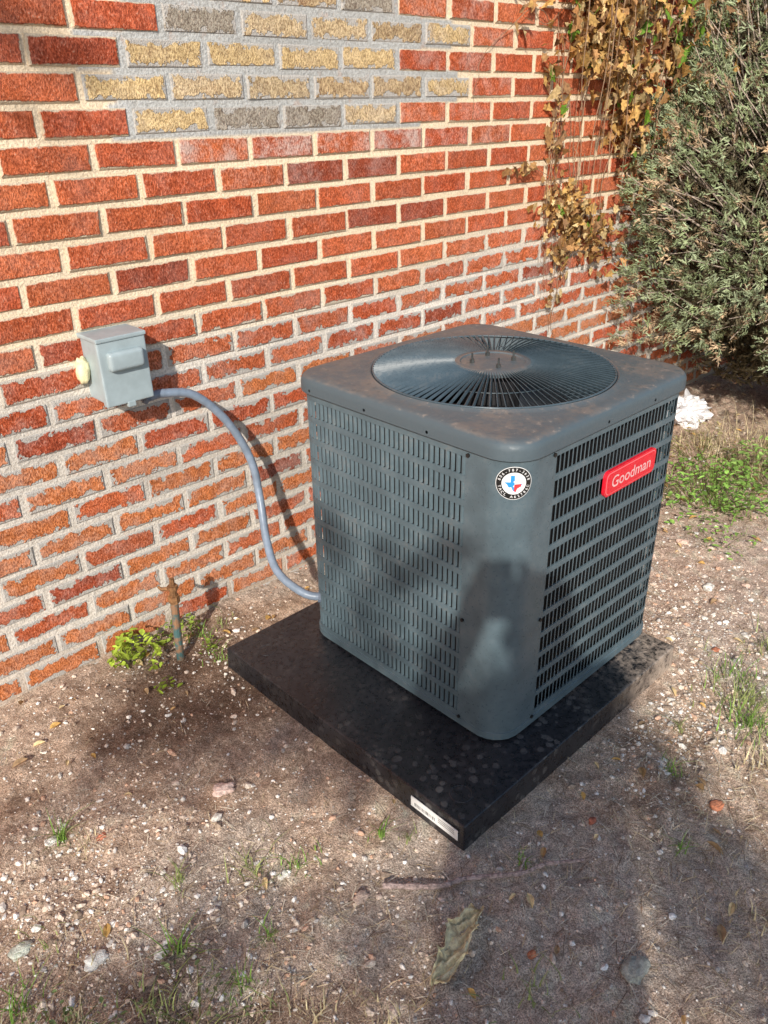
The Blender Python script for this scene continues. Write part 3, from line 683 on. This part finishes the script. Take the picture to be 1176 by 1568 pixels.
stem([(3.3,-.03,2.6),(3.1,-.04,1.8),(3.02,-.03,1.3),(3.0,-.02,.9),(2.93,-.02,.6)])
stem([(3.4,-.03,2.6),(3.3,-.06,1.6),(3.2,-.05,1.1),(3.35,-.03,.85)])
stem([(2.9,-.02,1.7),(2.7,-.02,1.8),(2.55,-.015,1.72),(2.42,-.015,1.62),(2.38,-.015,1.45)],.0016)
stem([(2.95,-.02,1.2),(2.8,-.02,1.26),(2.65,-.015,1.28),(2.55,-.015,1.27)],.0016)
stem([(3.0,-.02,1.0),(2.88,-.02,.95),(2.9,-.02,.8)],.0015);stem([(3.05,-.02,2.2),(2.8,-.02,2.0),(2.65,-.015,1.82)],.0018)
stem([(2.95,-.02,1.9),(2.78,-.02,1.75),(2.62,-.015,1.83),(2.5,-.015,1.86)],.0016)
for k in range(14):
    x=random.uniform(2.8,3.1);stem([(x,-.02,random.uniform(1.2,1.9)),(x+random.uniform(-.06,.06),-.03,random.uniform(1.0,1.2)),(x+random.uniform(-.08,.08),-.02,random.uniform(.6,.95))],.0014,.04)
for k in range(16):
    x=random.uniform(2.95,3.8);stem([(x,-.04,2.6),(x+random.uniform(-.2,.1),-.08-random.random()*.15,1.9),(x+random.uniform(-.2,.1),-.05-random.random()*.15,random.uniform(1.0,1.5))],.003)
mk('stems',*join(stems),simple('vine stem',(.28,.18,.11),.9,.3,60),vine)

# ------------------------------------------------------------------ juniper bush
bush=empty('juniper_bush')
BC_=np.array([4.30,-.66,.95]);BR=np.array([1.06,.93,1.38])
def bsurf(d):
    th=np.arctan2(d[:,1],d[:,0]);ph=np.arcsin(np.clip(d[:,2],-1,1))
    return .76+.38*fbm(th*2.2+7,ph*2.6+3,41,3)+.15*vnoise(th*8,ph*8,43)
def bfloor(C): return .03+.12*vnoise(C[:,0]*3,C[:,1]*3,5)+.42*sm(4.25,3.6,C[:,0])
N1=18000
d=rng.normal(size=(N1,3));d/=np.linalg.norm(d,axis=1)[:,None]
keep=(d@np.array([-.75,-.6,.1]))>-.45;d=d[keep];n=len(d)
rad=bsurf(d)*(1-np.abs(rng.normal(0,.10,n)))
C=BC_+d*BR*rad[:,None]
ok=(C[:,1]<-.06)&(C[:,2]>bfloor(C));C=C[ok];d=d[ok];rad=rad[ok];n=len(C)
patchn=fbm(np.arctan2(d[:,1],d[:,0])*5,d[:,2]*6,47,3)
deadness=np.clip(sm(.52,.70,patchn)*.55+sm(.75,.35,C[:,2])*.8,0,1)
green=np.array([.235,.285,.135]);blue=np.array([.32,.37,.23]);brown=np.array([.48,.35,.22])
mixg=rng.random((n,1));cb=green*(1-mixg)+blue*mixg
isd=(rng.random(n)<deadness*.75+.08)[:,None];cb=np.where(isd,brown*rng.uniform(.6,1.2,(n,1)),cb)*rng.uniform(.7,1.25,(n,1))
K=20
spray=[];sfc=[]
r2=np.random.default_rng(3)
for k in range(K):
    b=r2.normal(size=3)*.30;dirv=r2.normal(size=3)*.45+np.array([0,0,1.0]);dirv/=np.linalg.norm(dirv)
    b=b+np.array([0,0,r2.uniform(-.3,.9)]);sd_=np.cross(dirv,r2.normal(size=3));sd_/=np.linalg.norm(sd_);o=len(spray)
    ln=r2.uniform(.4,.85);spray+=[b-sd_*.06,b+sd_*.06,b+dirv*ln*.6+sd_*.07,b+dirv*ln,b+dirv*ln*.6-sd_*.07]
    sfc+=[[o,o+1,o+2],[o,o+2,o+4],[o+4,o+2,o+3]]
spray=np.array(spray)
zax=d*1.0+np.array([0,0,.35])+rng.normal(size=(n,3))*.55;zax/=np.linalg.norm(zax,axis=1)[:,None]
xx_=np.cross(zax,rng.normal(size=(n,3)));xx_/=np.linalg.norm(xx_,axis=1)[:,None];yy_=np.cross(zax,xx_)
Rt=np.stack([xx_,yy_,zax],-1)
vv,ff,c_=scatter(spray,sfc,C,rng.uniform(.020,.038,n),Rt,cb)
vv[:,1]=np.minimum(vv[:,1],-.012)
mk('foliage',vv,ff,attrmat('juniper scale leaf',rough=.85,sc=15,bump=0,spec=.2),bush,attrs={'c':c_})
tw=[]
for k in range(950):
    dd=d[rng.integers(n)]+rng.normal(size=3)*.1;dd/=np.linalg.norm(dd)
    e1=BC_+dd*BR*float(bsurf(dd[None])[0])*random.uniform(.88,1.04)
    if e1[1]>-.05 or e1[2]<float(bfloor(e1[None])[0]): continue
    s1=BC_+dd*BR*.4*np.array([1,1,.8])+np.array([0,0,-.2]);m1=(s1+e1)/2+rng.normal(size=3)*.06
    for p_ in (s1,m1): p_[1]=min(p_[1],-.05)
    pth=smoothpath([s1,m1,e1],5);tw.append(tube(pth,np.linspace(.006,.0014,len(pth)),4,False))
bx0=(4.35,-.62)
for k in range(9):
    a=k*.7;top=BC_+np.array([math.cos(a)*.5,math.sin(a)*.4-.05,random.uniform(-.1,.6)])
    top[1]=min(top[1],-.08)
    pth=smoothpath([(bx0[0]+.05*math.cos(a),bx0[1]+.05*math.sin(a),-.03),(bx0[0]+.2*math.cos(a),bx0[1]+.15*math.sin(a),.35),top],8);tw.append(tube(pth,np.linspace(.035,.012,len(pth)),7,False))
mk('branches',*join(tw),simple('juniper twig',(.48,.39,.32),.9,.3,40),bush)
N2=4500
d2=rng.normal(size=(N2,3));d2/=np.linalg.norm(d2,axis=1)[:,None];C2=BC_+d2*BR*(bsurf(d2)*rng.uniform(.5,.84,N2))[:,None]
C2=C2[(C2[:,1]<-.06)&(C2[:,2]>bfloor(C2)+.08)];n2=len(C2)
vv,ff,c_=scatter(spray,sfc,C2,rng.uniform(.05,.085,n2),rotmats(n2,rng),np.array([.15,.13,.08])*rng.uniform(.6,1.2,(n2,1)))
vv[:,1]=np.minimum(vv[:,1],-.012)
mk('inner_foliage',vv,ff,attrmat('inner juniper',rough=.9,sc=15,bump=0,spec=.1),bush,attrs={'c':c_})  # larger filler sprays inside the bush, a darker brown than the outer foliage

# ------------------------------------------------------------------ litter
v,fc=ico(4);nn=fbm(v[:,0]*3+v[:,2]*2,v[:,1]*3-v[:,2],61,5);rd=np.abs(nn-.5)*2
vv=v*(.55+1.2*rd)[:,None]*np.array([.15,.12,.085])+np.array([3.86,-.29,.06])
mk('plastic_bag',vv,fc,simple('white plastic',(.80,.80,.82),.4,.08,20),smooth=False)

# ------------------------------------------------------------------ shade tree behind the viewpoint
tree=empty('shade_tree')
tg=[ # group, shadow falls near x,y,z ; radius ; leaves
 (0,.80,-.50,0,.12,70),(0,.95,-.68,0,.11,60),(0,.93,-.88,0,.09,45),(0,.66,-.34,0,.11,50),(0,1.23,-.50,.42,.09,44),(0,1.23,-.80,.46,.09,40),(0,1.23,-.66,.16,.10,55),(0,1.23,-.98,.58,.07,18),(0,1.1,-.95,.07,.11,46),(0,1.23,-.95,.25,.06,20),
 (1,.36,-1.16,0,.12,45),(1,.55,-1.34,0,.12,45),(1,.22,-1.10,0,.11,36),(1,.66,-1.52,0,.12,40),(1,.95,-1.36,0,.10,50),
 (3,1.30,-1.66,0,.12,110),(3,1.45,-1.53,0,.10,70),(3,1.18,-1.80,0,.12,90),(3,1.30,-1.30,.05,.09,70),(3,1.55,-1.36,0,.08,40),(3,1.25,-1.12,.20,.07,60),(3,1.10,-1.22,.03,.08,50),
 (2,.72,0,1.75,.10,45),(2,.9,0,1.66,.07,24),(2,.85,0,1.5,.06,10)]
nodes={0:np.array([.9,-.65,0.])-S*8.0,1:np.array([.3,-1.3,0.])-S*7.6,2:np.array([.5,0,1.9])-S*7.2,3:np.array([1.25,-1.5,0.])-S*7.9}
fork=np.array([-6.6,-3.4,3.0]);C=[];parts=[]
for k,(gi,x,y,z,r,n) in enumerate(tg):
    c0=np.array([x,y,z])-S*(5.0+.5*math.sin(k*2.3))
    p=rng.normal(size=(n,3))*.62;C.append(c0+p*r)
    pth=smoothpath([nodes[gi],(nodes[gi]+c0-S*.8)/2,c0],6);parts.append(tube(pth,np.linspace(.012,.003,len(pth)),5))
for gi,nd in nodes.items():
    pth=smoothpath([fork,(fork+nd)/2+np.array([0,0,.25]),nd],8);parts.append(tube(pth,np.linspace(.06,.013,len(pth)),7))
C=np.vstack(C)
ex=rng.normal(size=(3000,3));ex/=np.linalg.norm(ex,axis=1)[:,None];ex=np.array([-7.2,-2.2,5.0])+ex*np.array([1.5,1.4,1.1])*rng.uniform(.4,1,(3000,1))
C=np.vstack([C,ex]);n=len(C)
vv,ff,c_=scatter(ov,of,C,rng.uniform(.026,.045,n),rotmats(n,rng),np.array([.07,.1,.03])*rng.uniform(.7,1.3,(n,1)))
mk('leaves',vv,ff,attrmat('tree leaf',rough=.6,bump=0),tree,attrs={'c':c_})
parts.append(tube(smoothpath([(-6.7,-3.2,-.1),(-6.6,-3.3,1.4),fork],8),np.linspace(.17,.11,17),12))
parts.append(tube(smoothpath([fork,(-6.9,-2.9,3.9),(-7.2,-2.3,5.2)],7),np.linspace(.11,.03,15),8))
for k in range(10):
    a=k*.63;parts.append(tube(smoothpath([(-6.9,-2.9,3.8),(-7.2+.5*math.cos(a),-2.2+.5*math.sin(a),4.5),(-7.2+1.2*math.cos(a),-2.2+1.1*math.sin(a),5.1)],5),np.linspace(.05,.01,11),6))
mk('trunk_and_limbs',*join(parts),simple('tree bark',(.16,.11,.08),.95,.35,30,bump=.8),tree)

# ------------------------------------------------------------------ the photographer, whose shadow lies across the unit
ph=empty('photographer')
Bp=np.array([-.325,-2.45]);fd=np.array([.49,.87]);fd/=np.linalg.norm(fd);rd_=np.array([fd[1],-fd[0]])
def W(r,f_,z): return (*(Bp+rd_*r+fd*f_),z)
J=[((0,0,.95),.20,.15),((0,.01,1.12),.20,.15),((0,0,1.30),.22,.15),((0,0,1.44),.12,.09),((0,.02,1.51),.065,.065),((0,.045,1.60),.085,.098),((0,.04,1.70),.078,.095)]
E=[(0,1),(1,2),(2,3),(3,4),(4,5),(5,6)]
for sgn in (-1,1):
    o=len(J)
    J+=[((sgn*.22,0,1.40),.085,.085),((sgn*.29,.16,1.20),.075,.075),((sgn*.15+.04,.37,1.33),.058,.055),((sgn*.085+.08,.45,1.42),.042,.032),((sgn*.07+.09,.49,1.475),.034,.020)]
    E+=[(2,o),(o,o+1),(o+1,o+2),(o+2,o+3),(o+3,o+4)]
    for q_ in range(4):
        b=len(J);J+=[((sgn*(.062-.004*q_)+.09,.505,1.455+.022*q_),.009,.009),((sgn*.042+.09,.512,1.462+.022*q_),.008,.008)];E+=[(o+4,b),(b,b+1)]
    b=len(J);J+=[((sgn*.050+.09,.475,1.49),.010,.010),((sgn*.028+.09,.482,1.50),.009,.009)];E+=[(o+3,b),(b,b+1)]
    b=len(J);J+=[((sgn*.11,0,.88),.125,.12),((sgn*.15,.02,.50),.095,.09),((sgn*.17,-.02,.12),.07,.065),((sgn*.175,.05,.05),.05,.04),((sgn*.18,.17,.04),.042,.03)]
    E+=[(0,b),(b,b+1),(b+1,b+2),(b+2,b+3),(b+3,b+4)]
me=bpy.data.meshes.new('figure');me.from_pydata([W(*j[0]) for j in J],E,[]);me.update()
fo=bpy.data.objects.new('figure',me);SC.collection.objects.link(fo)
sk_=fo.modifiers.new('skin','SKIN')
for i,j in enumerate(J): me.skin_vertices[0].data[i].radius=(j[1],j[2])
me.skin_vertices[0].data[0].use_root=True
sk_.use_smooth_shade=True;sub_=fo.modifiers.new('sub','SUBSURF');sub_.levels=2;sub_.render_levels=2
bpy.context.view_layer.update()
dg=bpy.context.evaluated_depsgraph_get();m2=bpy.data.meshes.new_from_object(fo.evaluated_get(dg))
bpy.data.objects.remove(fo)
body=bpy.data.objects.new('body',m2);SC.collection.objects.link(body);body.parent=ph
m2.materials.clear()
for mm in (simple('skin tone',(.45,.27,.19),.5,.1),simple('work shirt',(.10,.14,.22),.9,.15,60),simple('denim',(.05,.08,.14),.9,.2,80),simple('boots',(.08,.05,.03),.6,.2)): m2.materials.append(mm)
for p in m2.polygons:
    c=np.array(p.center);fr=(c[:2]-Bp)@fd
    p.material_index=0 if (c[2]>1.50 or fr>.43) else (3 if c[2]<.10 else (2 if c[2]<.95 else 1));p.use_smooth=True
v,fc=ico(3);hd=np.array(W(0,.045,1.655))
hv=v*np.array([.088,.104,.075]);hv=np.column_stack([hv[:,0:1]*rd_+hv[:,1:2]*fd,hv[:,2]])+hd+np.array([0,0,.045])
mk('cap',hv,fc,simple('cap cloth',(.06,.06,.07),.9),ph,smooth=True)
nose=np.array(W(0,.145,1.615));mk('nose',v*np.array([.014,.016,.022])+nose,fc,m2.materials[0],ph,smooth=True)
for sgn in (-1,1):
    mk('ear',v*np.array([.012,.02,.03])+np.array(W(sgn*.084,.04,1.62)),fc,m2.materials[0],ph,smooth=True)
    mk('eye',v*.011+np.array(W(sgn*.032,.128,1.64)),fc,simple('eye',(.6,.6,.6),.2),ph,smooth=True)
pc=np.array([0,-2.0403,1.5135])-Fw*.016
PV=[];hw_,hh_,ht_=.037,.070,.004
for sx,sy,sz in [(-1,-1,-1),(1,-1,-1),(1,1,-1),(-1,1,-1),(-1,-1,1),(1,-1,1),(1,1,1),(-1,1,1)]:
    PV.append(pc-Ur*.05+Rr*sx*hw_+Ur*sy*hh_+Fw*sz*ht_)
mk('phone',PV,[(0,3,2,1),(4,5,6,7),(0,1,5,4),(1,2,6,5),(2,3,7,6),(3,0,4,7)],simple('phone case',(.02,.02,.02),.3),ph)
print('done')
